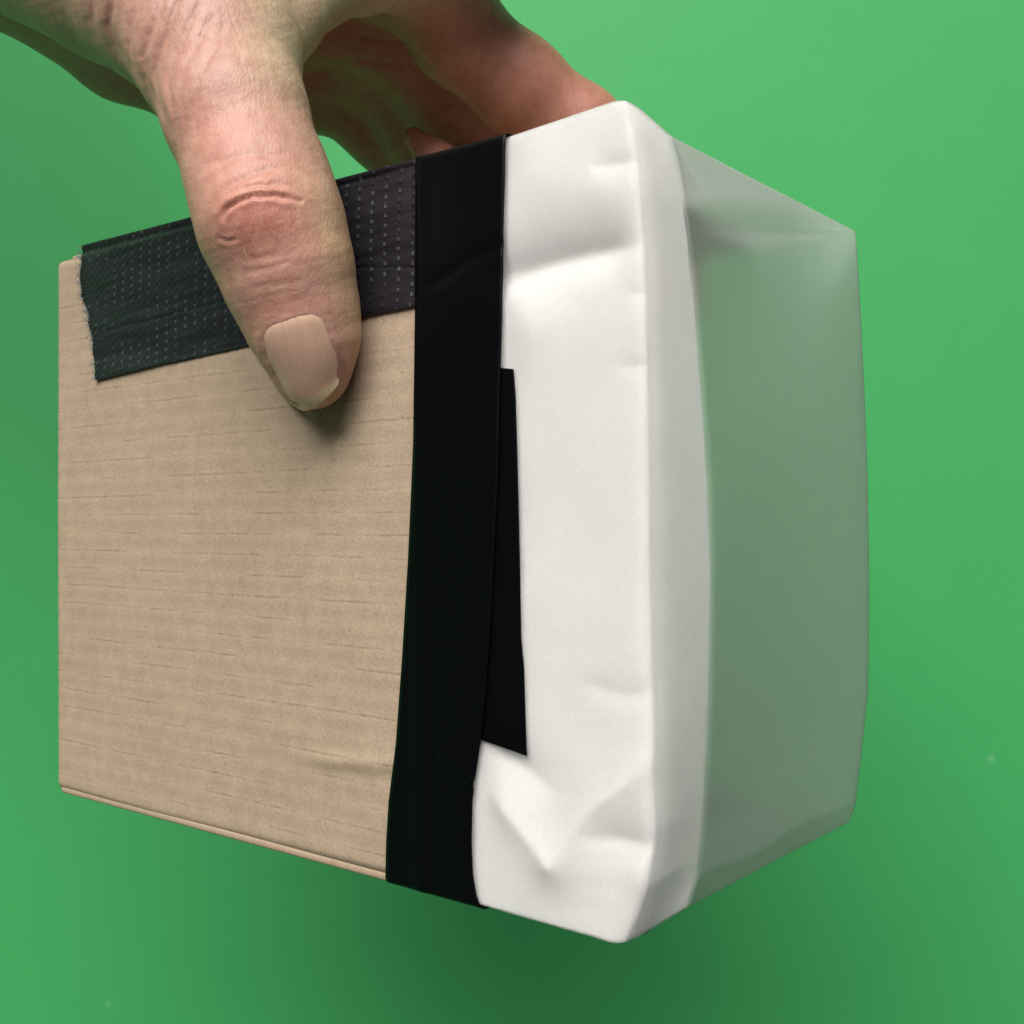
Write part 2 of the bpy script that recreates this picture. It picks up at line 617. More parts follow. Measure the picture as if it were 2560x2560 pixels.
# --- paper wrap
C1 = [(1569, 236), (1590, 330), (1606, 470), (1617, 700), (1622, 1000), (1628, 1500), (1640, 1900), (1642, 2080), (1625, 2220), (1590, 2310), (1560, 2372)]
C2 = [(1672, 338), (1688, 448), (1700, 585), (1713, 771), (1722, 957), (1736, 1200), (1744, 1400), (1745, 1762), (1740, 2052), (1735, 2180), (1715, 2270)]
C3 = [(2160, 574), (2163, 700), (2168, 900), (2176, 1200), (2180, 1500), (2180, 1726), (2165, 1907), (2157, 2009), (2143, 2059)]


def column(pts, t):
    y0, y1 = pts[0][1], pts[-1][1]
    y = y0 + t * (y1 - y0)
    return curve(pts, y, 1), y


NR = 260
tt = np.linspace(0, 1, NR)
n1, n2, n3, n4 = 110, 26, 120, 30


def paper_grid(x0, near_off, include_screen=True):
    cols = []
    c1x, c1y = column(C1, tt)
    c2x, c2y = column(C2, tt)
    c3x, c3y = column(C3, tt)
    yt0, yb0 = ytop(x0), ybot(x0)
    for k in range(n1):
        s = k / n1
        x = x0 + s * (c1x - x0)
        yt = ytop(np.full(NR, x0 + s * (1569 - x0)))
        yb = ybot(np.full(NR, x0 + s * (1560 - x0)))
        y = yt + tt * (yb - yt)
        cols.append(on_near(x, y, near_relief(x, y) + near_off))
    PA = on_near(c1x, c1y, near_relief(c1x, c1y) * 0.6 + near_off)
    # screen bulges between its ends
    bul = 0.0022 * np.sin(np.pi * tt) ** 0.7
    PB = on_screen(c2x, c2y, bul + 0.0006)
    PC = on_screen(c3x, c3y, bul * 0.5 - 0.001)
    for k in range(n2):
        s = k / n2
        cols.append(PA + (PB - PA) * s)
    if include_screen:
        for k in range(n3):
            s = k / n3
            Q = PB + (PC - PB) * s
            x, y, _ = proj(Q)
            d = np.zeros(NR)
            # tilted facets along the top, ending in a soft point
            yc = curve([(1672, 400), (1720, 445), (1780, 500), (1860, 575), (1950, 680), (2030, 790), (2085, 690), (2125, 640), (2180, 610)], x[:, None] + np.linspace(-60, 60, 9)[None, :], 0).mean(1)
            hh = yc - y
            d -= 0.000036 * 0.5 * (hh + np.sqrt(hh * hh + 55.0 ** 2))
            # little fold next to the notch
            d -= dent(x, y, [(1672, 345), (1720, 420), (1760, 490)], 14, -0.0007)
            # bottom crumple
            yb = curve([(1740, 2190), (1900, 2130), (2000, 2060), (2150, 2000)], x, 0)
            d -= 0.00003 * np.clip(y - yb, 0, 100)
            P3 = np.stack([x * 0.0035, y * 0.0035, 5 + 0 * x], -1)
            d += (0.0007 * vnoise(P3, 0.8) + 0.0002 * vnoise(P3, 2.2)) * np.sin(np.pi * min(1, s + 0.02)) 
            _, _, dq = proj(Q)
            Q = at(x, y, dq - d * 1.5)
            cols.append(Q)
        dep = PC
        for k in range(n4 + 1):
            s = k / n4
            cols.append(PC + A * (0.056 * s) - B * 0.0 + B * (0.0006 * math.sin(math.pi * s)))
    P = np.stack(cols, 1)
    # cap rows folded over top and bottom
    inward = np.zeros_like(P[0])
    cen = E0 + B * LB * 0.5 + A * 0.03
    def cap(row, sign):
        out = []
        v = cen - row
        v[:, 1] = 0
        L = np.linalg.norm(v, axis=1, keepdims=True)
        for q in (0.0004, 0.0008, 0.0014, 0.0024, 0.005, 0.012, 0.022, 0.032):
            out.append(row + v / L * np.minimum(q, L * 0.96) - Y * sign * min(q, 0.0015) * 0.4)
        return out
    if not include_screen:
        wc = np.exp(-((np.arange(P.shape[1]) - n1) / 9.0) ** 2)
        P = relax(P, 55, None, wc)
        return P[1:-1]
    T = cap(P[0], 1)
    Bm = cap(P[-1], -1)
    P = np.concatenate([np.stack(T[::-1]), P, np.stack(Bm)], 0)
    nr = P.shape[0]
    wr = np.zeros(nr)
    for e in (8, nr - 9):
        wr = np.maximum(wr, np.exp(-((np.arange(nr) - e) / 2.5) ** 2))
    wc = np.zeros(P.shape[1])
    wc = np.maximum(wc, np.exp(-((np.arange(P.shape[1]) - n1) / 9.0) ** 2))
    if include_screen:
        wc = np.maximum(wc, np.exp(-((np.arange(P.shape[1]) - (n1 + n2 + n3)) / 1.3) ** 2))
    wr[[0, -1]] = 0
    return relax(relax(P, 5, wr, None), 55, None, wc)


PG = paper_grid(1120.0, 0.00035)
paper_o = grid_obj('paper_screen', PG, M_PAPER, box)
paper_o['label'] = 'white translucent tracing paper stretched over the end of the box'
UG = paper_grid(1130.0, -0.00015, False)
UG[:, n1:] += A * 0.0006
grid_obj('paper_margin', UG, M_UNDER, box)


# --- smooth tape strip round the box
def strip(name, left, right, ytop_f, ybot_f, off, mat, wrap_top, wrap_bot, solid, rows=240, ncol=28, extra=None, tint=False):
    t = np.linspace(0, 1, rows)[:, None]
    s = np.linspace(0, 1, ncol)[None, :]
    ya, yb = 0, 0
    x = np.zeros((rows, ncol))
    y = np.zeros((rows, ncol))
    for it in range(3):
        xl = curve(left, y, 1) if it else np.full((rows, ncol), left[0][0], float)
        xr = curve(right, y, 1) if it else np.full((rows, ncol), right[0][0], float)
        x = xl + s * (xr - xl)
        y = ytop_f(x) + t * (ybot_f(x) - ytop_f(x))
    d = near_relief(x, y) * 0.22 * np.exp(-((y - 1960) / 200) ** 2) + near_relief(x, y) * 0.1 + off
    if extra is not None:
        d = d + extra(x, y)
    P = on_near(x, y, d)
    rowsT, rowsB = [], []
    for q in (0.0003, 0.0007, 0.0012, 0.002, 0.004, 0.008, max(wrap_top, wrap_bot, 0.014)):
        if wrap_top:
            rowsT.append(P[0] + B * min(q, wrap_top) - Y * min(q, 0.001) * 0.1)
        if wrap_bot:
            rowsB.append(P[-1] + B * min(q, wrap_bot) + Y * min(q, 0.001) * 0.1)
    parts = ([np.stack(rowsT[::-1])] if rowsT else []) + [P] + ([np.stack(rowsB)] if rowsB else [])
    P = np.concatenate(parts, 0)
    nr = P.shape[0]
    wr = np.zeros(nr)
    if rowsT:
        wr = np.maximum(wr, np.exp(-((np.arange(nr) - 7) / 3.0) ** 2))
    if rowsB:
        wr = np.maximum(wr, np.exp(-((np.arange(nr) - (nr - 8)) / 3.0) ** 2))
    wr[[0, -1]] = 0
    P = relax(P, 8, wr)
    u = (P - E0) @ A
    uv = np.stack([u, P[..., 1]], -1)
    ca = None
    if tint:     # gloss highlights on the weave threads, painted in as paler dots
        _, _, g, st = weave_fields(P)
        k = (g * st * smooth(0.1, 0.9, 0.32 + 0.7 * vnoise(np.stack([u * 160, P[..., 1] * 420, 0 * u], -1), 1.0) + 0.35 * vnoise(np.stack([u * 40, P[..., 1] * 60, 0 * u], -1), 1.0)))[..., None]
        ca = np.array([0.0165, 0.0150, 0.0190]) * (1 - k) + np.array([0.07, 0.078, 0.086]) * k
        ca = ca.reshape(-1, 3)
    return grid_obj(name, P, mat, box, uv, solid, ca)


def tape_folds(x, y):
    d = 0.0002 * np.exp(-((x - 1062) / 16) ** 2)
    q, t = seg_dist(x, y, [(1095, 715), (1180, 655), (1268, 612)])
    d = d - 0.00018 * np.exp(-(q / 14) ** 2)
    q, t = seg_dist(x, y, [(1115, 1880), (1195, 1955)])
    d = d + 0.0003 * np.exp(-(q / 9) ** 2)
    return d


strip('tape_strip', TL, TR, lambda x: ytop(x) - 3, lambda x: ybot(x) + 3, 0.0011, M_TAPE, LB - 0.001, LB - 0.001, 0.00016, extra=tape_folds)
tp = strip('tape_strip', [(1200, 900), (1200, 1900)],
           [(1290, 900), (1291, 928), (1296, 1000), (1300, 1148), (1306, 1400), (1310, 1595), (1317, 1670), (1320, 1780), (1323, 1888), (1324, 1920)],
           lambda x: 921 + (x - 1262) * 0.1, lambda x: 1850 + (x - 1217) * 0.36, 0.0007, M_TAPE, 0, 0, 0.00014)
tp['label'] = 'second black tape piece showing under the main strip'

# --- duct tape along the top edge
DL = [(216, 560), (211, 616), (207, 640), (210, 660), (206, 680), (205, 702), (210, 722), (209, 743), (222, 770), (228, 790), (226, 806), (234, 831), (238, 856), (236, 883), (242, 915), (245, 950), (247, 980)]
DR = [(1056, 300), (1056, 900)]
DBOT = [(200, 961), (245, 952), (411, 911), (618, 867), (907, 796), (1052, 765), (1060, 763)]


def weave_fields(P):
    u = (P - E0) @ A
    v = P[..., 1]
    z = 0 * v
    ph = u / 0.0029 + 0.05 * vnoise(np.stack([u * 60, v * 160, z], -1), 1.0) + 0.22 * vnoise(np.stack([u * 25, v * 8, z], -1), 1.0) + v * 14
    g = np.exp(-(((ph % 1.0) - 0.5) / 0.075) ** 2)
    st = np.sin(v / 0.0015 * 2 * np.pi + np.floor(ph) * 1.7 + 1.3 * vnoise(np.stack([u * 90, v * 200, z], -1), 1.0))
    return u, v, g, smooth(-0.1, 0.7, st)


def weave(x, y):
    u, v, g, st = weave_fields(on_near(x, y))
    d = -0.00006 * g + 0.00020 * g * st
    w = vnoise(np.stack([u * 18, v * 520, 3 + 0 * v], -1), 1.0)
    d += (0.00012 + 0.00014 * smooth(-150, -40, y - curve(DBOT, x, 0))) * w * smooth(0.0, 0.4, vnoise(np.stack([u * 30, v * 60, 0 * v], -1), 1.0) + 0.2)
    d += -0.00010 * np.exp(-((y - curve([(237, 838), (700, 720), (900, 670)], x, 0)) / 5) ** 2) * smooth(230, 320, x)
    # the lid edge under the tape
    d += -0.0003 * np.exp(-((y - ytop(x) - 20) / 7) ** 2)
    return d


strip('duct_tape', DL, DR, lambda x: ytop(x), lambda x: curve(DBOT, x, 0), 0.00055, M_DUCT, 0.014, 0, 0.0003, rows=300, ncol=520, extra=weave, tint=True)
#HAND#
# ------------------------------------------------------------------ the hand
def d_near(px):
    return HC - float(on_near(px, CY)[2])


def lift(px, h):
    """depth of a point h metres in front of the near side, seen at px"""
    return d_near(px) - h / (math.sin(TH) + math.cos(TH) * (px - CX) / F)


NB = -B   # thumb's back faces this way


def chain(pts, k, flat=1.0):
    """pts: (px, py, depth, radius in px)"""
    out = []
    C = [at(p[0], p[1], p[2]) for p in pts]
    R = [p[3] * p[2] / F for p in pts]
    for i in range(len(pts) - 1):
        out.append((C[i], C[i + 1], R[i], R[i + 1], flat, k))
    return out


THUMB = [(779, 917, lift(779, 0.0060), 106), (771, 850, lift(771, 0.0070), 136), (752, 785, lift(752, 0.0081), 156),
         (720, 685, lift(720, 0.0098), 175), (676, 555, lift(676, 0.0112), 177), (646, 450, lift(646, 0.0118), 168),
         (589, 285, 0.1750, 172), (541, 130, 0.1810, 203), (470, -20, 0.1900, 258), (300, -120, 0.2020, 262), (0, -270, 0.2200, 270), (-300, -420, 0.2300, 300), (-900, -1150, 0.2250, 400), (-2100, -3000, 0.2100, 600)]  # last points: unseen forearm, turned upward to shade the table's left
PRIMS = []
PRIMS += chain(THUMB[:5], 0.0012, 1.14)
PRIMS += chain(THUMB[4:], 0.0030, 1.0)
WEB = [(560, 120, 0.1830, 120), (680, 75, 0.1880, 78), (722, 40, 0.1905, 74), (795, -22, 0.1960, 74), (900, -58, 0.2040, 76), (1000, -64, 0.2120, 80), (1100, -30, 0.2220, 92)]
PRIMS += chain(WEB, 0.0045)
BACK_SHADE = [(250, -300, 0.2080, 270), (700, -270, 0.2060, 220), (1000, -285, 0.2060, 215), (1190, -250, 0.2130, 165), (1130, -130, 0.2250, 110)]  # unseen hand mass above the frame, added to shade the index finger
PRIMS += chain(BACK_SHADE, 0.0045)
INDEX = [(-300, -400, 0.2250, 170), (400, -190, 0.2240, 150), (1030, -60, 0.2270, 116), (1148, 90, 0.2320, 109), (1294, 212, 0.2370, 107), (1447, 334, 0.2410, 104), (1600, 520, 0.2500, 98), (1640, 760, 0.2530, 92)]
PRIMS += chain(INDEX, 0.0055)
MIDDLE = [(-300, -330, 0.2350, 160), (400, -40, 0.2430, 140), (980, 70, 0.2470, 118), (1140, 265, 0.2560, 106), (1350, 450, 0.2600, 100), (1450, 620, 0.2690, 96), (1470, 800, 0.2690, 88)]
PRIMS += chain(MIDDLE, 0.0055)
RING = [(-300, -270, 0.2420, 150), (300, 55, 0.2540, 130), (700, 150, 0.2580, 115), (930, 150, 0.2590, 105), (1065, 330, 0.2680, 95), (1200, 500, 0.2740, 92), (1250, 650, 0.2810, 88)]
PRIMS += chain(RING, 0.0055)
PINKY = [(-300, -230, 0.2480, 150), (0, -62, 0.2560, 112), (300, 128, 0.2620, 110), (500, 212, 0.2640, 108), (700, 226, 0.2660, 104), (840, 232, 0.2680, 90), (935, 322, 0.2740, 76), (1040, 450, 0.2820, 76), (1090, 600, 0.2900, 74)]
PRIMS += chain(PINKY, 0.0045)
CURL = [(1036, 344, 0.2400, 26), (1092, 406, 0.2400, 54), (1230, 540, 0.2500, 70)]
PRIMS += chain(CURL, 0.0008)
# knuckle swelling and pads
KN = at(655, 536, lift(655, 0.0175))


def sdf(P, margin=0.014):
    """smooth union of the finger chains; a chain only counts near its own segment"""
    shp = P.shape[:-1]
    P = np.ascontiguousarray(P.reshape(-1, 3), np.float32)
    acc = np.full(len(P), 1.0, np.float32)
    n = NB.astype(np.float32)
    for a, b, ra, rb, fl, k in PRIMS:
        a = a.astype(np.float32)
        b = b.astype(np.float32)
        m = 0.5 * (a + b)
        R = 0.5 * float(np.linalg.norm(b - a)) + max(ra, rb) + margin
        w = P - m
        near = np.einsum('ij,ij->i', w, w) < R * R
        ix = np.nonzero(near)[0]
        if not len(ix):
            continue
        q = P[ix] - a
        ab = b - a
        if fl != 1.0:
            q = q + n * ((q @ n) * np.float32(fl - 1))[..., None]
            ab = ab + n * np.float32(float(ab @ n) * (fl - 1))
        t = np.clip((q @ ab) / np.float32(ab @ ab), 0, 1)
        q = q - t[:, None] * ab
        d = np.sqrt(np.einsum('ij,ij->i', q, q)) - (np.float32(ra) + t * np.float32(rb - ra))
        o = acc[ix]
        h = np.clip(0.5 + 0.5 * (d - o) / k, 0, 1)
        acc[ix] = d + (o - d) * h - np.float32(k) * h * (1 - h)
    # soft swelling over the thumb joint
    w = (P - KN.astype(np.float32)) / np.array([0.0082, 0.0062, 0.0085], np.float32)
    acc -= np.float32(0.0027) * np.exp(-np.einsum('ij,ij->i', w, w))
    return acc.reshape(shp)


def surface_nets(f, lo, h):
    nx, ny, nz = f.shape
    s = f < 0
    c = np.zeros((nx - 1, ny - 1, nz - 1), np.int8)
    for dx in (0, 1):
        for dy in (0, 1):
            for dz in (0, 1):
                c += s[dx:nx - 1 + dx, dy:ny - 1 + dy, dz:nz - 1 + dz]
    act = np.argwhere((c > 0) & (c < 8))
    idx = np.full(c.shape, -1, np.int64)
    idx[act[:, 0], act[:, 1], act[:, 2]] = np.arange(len(act))
    pos = np.zeros((len(act), 3))
    cnt = np.zeros(len(act))
    cor = [(x, y, z) for x in (0, 1) for y in (0, 1) for z in (0, 1)]
    for i in range(8):
        for j in range(i + 1, 8):
            p0, p1 = np.array(cor[i]), np.array(cor[j])
            if np.abs(p0 - p1).sum() != 1:
                continue
            A0, A1 = act + p0, act + p1
            f0 = f[A0[:, 0], A0[:, 1], A0[:, 2]]
            f1 = f[A1[:, 0], A1[:, 1], A1[:, 2]]
            m = (f0 < 0) != (f1 < 0)
            t = np.where(m, f0 / np.where(m, f0 - f1, 1), 0)
            pos += np.where(m[:, None], p0 + t[:, None] * (p1 - p0), 0)
            cnt += m
    V = (act + pos / cnt[:, None]) * h + lo
    Q = []
    for ax in range(3):
        u, v = (ax + 1) % 3, (ax + 2) % 3
        sl0 = [slice(None)] * 3; sl1 = [slice(None)] * 3
        sl0[ax] = slice(0, -1); sl1[ax] = slice(1, None)
        a, b = s[tuple(sl0)], s[tuple(sl1)]
        e = np.argwhere(a != b)
        ok = (e[:, u] > 0) & (e[:, v] > 0) & (e[:, u] < f.shape[u] - 1) & (e[:, v] < f.shape[v] - 1)
        e = e[ok]
        ins = a[e[:, 0], e[:, 1], e[:, 2]]
        du = np.zeros(3, int); du[u] = 1
        dv = np.zeros(3, int); dv[v] = 1
        g = lambda w: idx[w[:, 0], w[:, 1], w[:, 2]]
        q = np.stack([g(e - du - dv), g(e - dv), g(e), g(e - du)], -1)
        q = np.where(ins[:, None], q, q[:, ::-1])
        Q.append(q)
    return V, np.concatenate(Q)


def subdivide(V, Q):
    n = len(V)
    E = np.concatenate([np.stack([Q[:, i], Q[:, (i + 1) % 4]], -1) for i in range(4)])
    Es = np.sort(E, 1)
    key = Es[:, 0] * np.int64(n) + Es[:, 1]
    uq, inv = np.unique(key, return_inverse=True)
    ev = np.stack([uq // n, uq % n], -1)
    mid = 0.5 * (V[ev[:, 0]] + V[ev[:, 1]])
    cen = V[Q].mean(1)
    m = len(Q)
    e = [inv[i * m:(i + 1) * m] + n for i in range(4)]
    cidx = np.arange(m) + n + len(uq)
    F4 = [np.stack([Q[:, i], e[i], cidx, e[(i + 3) % 4]], -1) for i in range(4)]
    return np.concatenate([V, mid, cen]), np.concatenate(F4)


def grad(P, e=0.0004):
    k = np.array([[1, -1, -1], [-1, -1, 1], [-1, 1, -1], [1, 1, 1]], float)
    g = 0
    for w in k:
        g = g + w * sdf(P + w * e)[..., None]
    return g / (np.linalg.norm(g, axis=-1, keepdims=True) + 1e-12)


NAIL_L = [(653, 842), (658, 888), (678, 945), (700, 984), (722, 1008)]      # left side, root to tip
NAIL_R = [(806, 806), (829, 848), (848, 885), (853, 912), (842, 958)]       # right side
NAIL_ROOT = [(653, 842), (660, 822), (680, 808), (711, 797), (750, 785), (779, 782), (797, 790), (806, 806)]
NAIL_TIP = [(722, 1008), (748, 1019), (775, 1018), (800, 1003), (825, 980), (842, 958)]
NAIL_POLY = NAIL_L + NAIL_TIP[1:-1] + NAIL_R[::-1] + NAIL_ROOT[::-1][1:-1]


def in_poly(x, y, poly):
    ins = np.zeros(np.shape(x), bool)
    n = len(poly)
    for i in range(n):
        (x0, y0), (x1, y1) = poly[i], poly[(i + 1) % n]
        c = ((y0 > y) != (y1 > y)) & (x < (x1 - x0) * (y - y0) / ((y1 - y0) or 1e-9) + x0)
        ins ^= c
    return ins


LEFTC = [(20, -40), (62, 0), (155, 103), (240, 150), (321, 176), (362, 243), (414, 321), (445, 393), (481, 481), (520, 640)]
FOLDS = [
    ([(150, -60), (155, 0), (176, 60), (200, 110), (222, 140)], 11, 0.15),
    ([(215, -60), (222, 0), (228, 52), (255, 100), (295, 145)], 11, 0.28),
    ([(285, -60), (280, 0), (274, 62), (290, 110), (322, 165), (345, 205)], 10, 0.42),
    ([(365, -60), (352, 0), (330, 60), (325, 110), (340, 170), (370, 235), (388, 275)], 9, 0.48),
    ([(425, -40), (400, 20), (372, 85), (360, 140), (372, 200), (400, 270), (424, 325)], 8, 0.42),
    ([(450, 0), (430, 40), (400, 120), (392, 180), (405, 250), (438, 335)], 7, 0.30),
    ([(500, 10), (470, 60), (435, 130), (425, 200), (440, 280), (455, 330)], 7, 0.24),
    ([(530, 40), (500, 90), (465, 160), (455, 230), (470, 300)], 7, 0.18),
    ([(560, 60), (530, 130), (500, 200), (490, 280), (500, 340)], 7, 0.14),
]
CREASES = [  # polyline, half width px, depth mm, lip mm
    ([(556, 540), (566, 520), (590, 503), (630, 492), (690, 486), (752, 497)], 5.5, 0.55, 0.20),
    ([(540, 508), (566, 470), (600, 446), (650, 428), (700, 424)], 8, 0.20, 0.10),
    ([(570, 480), (640, 462), (730, 466)], 6, 0.16, 0.08),
    ([(548, 598), (572, 608), (600, 602)], 5, 0.18, 0.06),
    ([(596, 690), (650, 672), (720, 655)], 7, 0.09, 0.02),
    ([(600, 655), (660, 640), (740, 630)], 6, 0.05, 0.02),
    ([(620, 725), (680, 712), (750, 705)], 7, 0.05, 0.02),
    ([(735, 545), (745, 560), (752, 580)], 5, 0.08, 0.02),
    ([(660, 560), (665, 610), (668, 650)], 5, 0.04, 0.01),
    ([(500, 430), (540, 400), (620, 385), (700, 392)], 8, 0.12, 0.05),
]


def skin_relief(V, Nn):
    x, y, d = proj(V)
    front = smooth(0.0, 0.35, (Nn * (CAM - V) / np.linalg.norm(CAM - V, axis=1, keepdims=True)).sum(1))
    onthumb = smooth(0.222, 0.205, d) * front
    r = np.zeros(len(V))
    wob = np.stack([x, y, 0 * x], -1)
    xw = x + 6 * vnoise(wob, 0.02) + 3 * vnoise(wob, 0.06)
    yw = y + 6 * vnoise(wob + 50, 0.02) + 3 * vnoise(wob + 50, 0.06)
    for pts, w, dep, lip in CREASES:
        q, t = seg_dist(xw, yw, pts)
        fade = np.sin(np.pi * np.clip(t * 0.9 + 0.05, 0, 1)) ** 0.5
        r -= dep * 0.001 * np.exp(-(q / w) ** 2) * fade
        r += lip * 0.001 * np.exp(-((q - 2.3 * w) / (1.3 * w)) ** 2) * fade
    # loose skin folds at the root of the thumb
    xs = x + 9 * vnoise(wob, 0.009)
    ys = y + 9 * vnoise(wob + 50, 0.009)
    for pts, w, dep in FOLDS:
        q, t = seg_dist(xs, ys, pts)
        fade = np.clip(np.sin(np.pi * np.clip(t * 0.55 + 0.42, 0, 1)), 0, 1) ** 0.7
        r -= dep * 0.001 * np.exp(-(q / w) ** 2) * fade
        r += 0.22 * dep * 0.001 * np.exp(-((q - 2.2 * w) / (1.6 * w)) ** 2) * fade
    ph2 = (x * 0.96 - y * 0.20) / 19.0 + 1.1 * vnoise(np.stack([x * 0.015, y * 0.006, 9 + 0 * x], -1), 1.0)
    r += 0.00005 * (np.abs(np.sin(np.pi * ph2)) ** 0.6 - 0.7) * smooth(440, 200, y) * smooth(0.2, 0.6, 0.5 + 0.5 * vnoise(np.stack([x * 0.02, y * 0.01, 2 + 0 * x], -1), 1.0))
    # fine crossing lines along the thumb
    ax = np.stack([(x * 0.97 - y * 0.24) * 0.055, (x * 0.24 + y * 0.97) * 0.014, 4 + 0 * x], -1)
    r += 0.00004 * vnoise(ax, 1.0) * smooth(740, 560, y)
    ax2 = np.stack([(x * 0.97 - y * 0.24) * 0.03, (x * 0.24 + y * 0.97) * 0.10, 8 + 0 * x], -1)
    r += 0.00003 * vnoise(ax2, 1.0)
    r *= onthumb
    # palm creases inside the grip
    for pts, w, dep in (([(780, 190), (900, 150), (1020, 170), (1120, 260)], 9, 0.5), ([(900, 90), (1010, 110), (1080, 170)], 8, 0.4)):
        q, t = seg_dist(xw, yw, pts)
        r -= dep * 0.001 * np.exp(-(q / w) ** 2) * smooth(0.205, 0.215, d)
    # nail bed: sunk under the plate, lip round it
    q, t = seg_dist(x, y, NAIL_POLY + [NAIL_POLY[0]])
    sg = np.where(in_poly(x, y, NAIL_POLY), -q, q)
    tip = smooth(955, 1000, y)
    nb = onthumb * (d < 0.19)
    r += nb * (-0.00045 * smooth(-5, -18, sg) + 0.00016 * np.exp(-((sg - 9) / 10) ** 2) * (1 - tip) * smooth(800, 870, y))
    return r


def build_hand():
    h = 0.0014
    lo = np.array([-0.300, 0.012, HC - 0.305])
    hi = np.array([0.052, 0.340, HC - 0.140])
    n = np.ceil((hi - lo) / h).astype(int)
    gx, gy, gz = (lo[i] + h * np.arange(n[i]) for i in range(3))
    f = np.empty(tuple(n), np.float32)
    bs = 12
    half = bs * h * 0.5
    for i in range(0, n[0], bs):
        for j in range(0, n[1], bs):
            for k in range(0, n[2], bs):
                c0 = lo + (np.array([i, j, k]) + bs * 0.5) * h
                dc = float(sdf(c0[None], 0.035)[0])
                blk = (slice(i, i + bs), slice(j, j + bs), slice(k, k + bs))
                if abs(dc) > half * 1.8 * 1.25 + 0.002:
                    f[blk] = dc
                    continue
                X, Yy, Z = np.meshgrid(gx[blk[0]], gy[blk[1]], gz[blk[2]], indexing='ij')
                f[blk] = sdf(np.stack([X, Yy, Z], -1))
    f[0] = f[:, -1] = 1.0     # close the mesh at the bounds (out of the picture)
    f[-1] = 1.0
    f[:, 0] = 1.0
    f[:, :, 0] = f[:, :, -1] = 1.0
    V, Q = surface_nets(f, lo, h)
    edge = (V[:, 0] < lo[0] + 1.6 * h) | (V[:, 1] > hi[1] - 2.6 * h)
    for lev in range(2):
        rest = None
        if lev:               # the finest level only where the picture shows the hand
            qx, qy, _ = proj(V[Q].mean(1))
            seen = (qx > -70) & (qy > -70)
            rest, Q = Q[~seen], Q[seen]
        V, Q = subdivide(V, Q)
        if rest is not None:
            Q = np.concatenate([Q, rest])
        edge = (V[:, 0] < lo[0] + 1.6 * h) | (V[:, 1] > hi[1] - 2.6 * h)
        for _ in range(1 if lev == 0 else 2):
            g = grad(V, 0.0005)
            st = np.clip(sdf(V), -0.0008, 0.0008)[:, None] * g
            V = V - np.where(edge[:, None], 0, st)
    Nn = g
    r = skin_relief(V, Nn)
    x, y, d = proj(V)
    V2 = V + Nn * np.where(edge, 0, r)[:, None]
    # keep the pad just touching the card
    h_in = (V2 - E0) @ NB
    inside = (np.abs(V2[:, 1]) < 0.056) & (h_in < 0.0007) & (d < 0.2) & (x < 1100)
    V2 = V2 + NB * np.where(inside, 0.0007 - h_in, 0)[:, None]
    # local skin colour
    base = np.array([0.46, 0.252, 0.194])
    c = np.tile(base, (len(V), 1))

    def blend(w, col):
        nonlocal c
        c = c + (np.array(col) - c) * w[:, None]
    nz = 0.5 + 0.5 * vnoise(V, 140.0)
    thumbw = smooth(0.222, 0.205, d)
    red = np.exp(-(((x - 640) / 120) ** 2 + ((y - 545) / 105) ** 2))
    blend(0.92 * red * thumbw, (0.49, 0.195, 0.142))
    blend(0.55 * np.exp(-(((x - 560) / 120) ** 2 + ((y - 330) / 140) ** 2)) * thumbw, (0.50, 0.232, 0.182))
    blend(0.6 * np.exp(-(((x - 690) / 70) ** 2 + ((y - 770) / 40) ** 2)) * thumbw, (0.50, 0.235, 0.165))
    blend(0.5 * np.exp(-(((x - 630) / 45) ** 2 + ((y - 880) / 70) ** 2)) * thumbw, (0.50, 0.25, 0.17))
    # yellower side and pad of the thumb
    side = smooth(0, 110, (x - (640 + (y - 450) * 0.30)) - 60)
    blend(0.75 * side * smooth(380, 600, y) * thumbw, (0.50, 0.36, 0.205))
    blend(0.6 * np.exp(-(((x - 800) / 120) ** 2 + ((y - 1000) / 45) ** 2)) * thumbw, (0.55, 0.38, 0.19))
    blend(0.8 * smooth(540, 690, x) * smooth(330, 120, y) * thumbw, (0.50, 0.37, 0.255))
    blend(0.75 * (1 - thumbw), (0.44, 0.175, 0.120))  # palm and far fingers: green cut in the colour to offset table bounce
    c *= (0.93 + 0.14 * nz)[:, None]
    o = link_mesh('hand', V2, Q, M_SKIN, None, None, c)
    o['label'] = 'bare hand reaching from the upper left, gripping the box with its thumb'
    o['category'] = 'hand'
    return o


hand = build_hand()


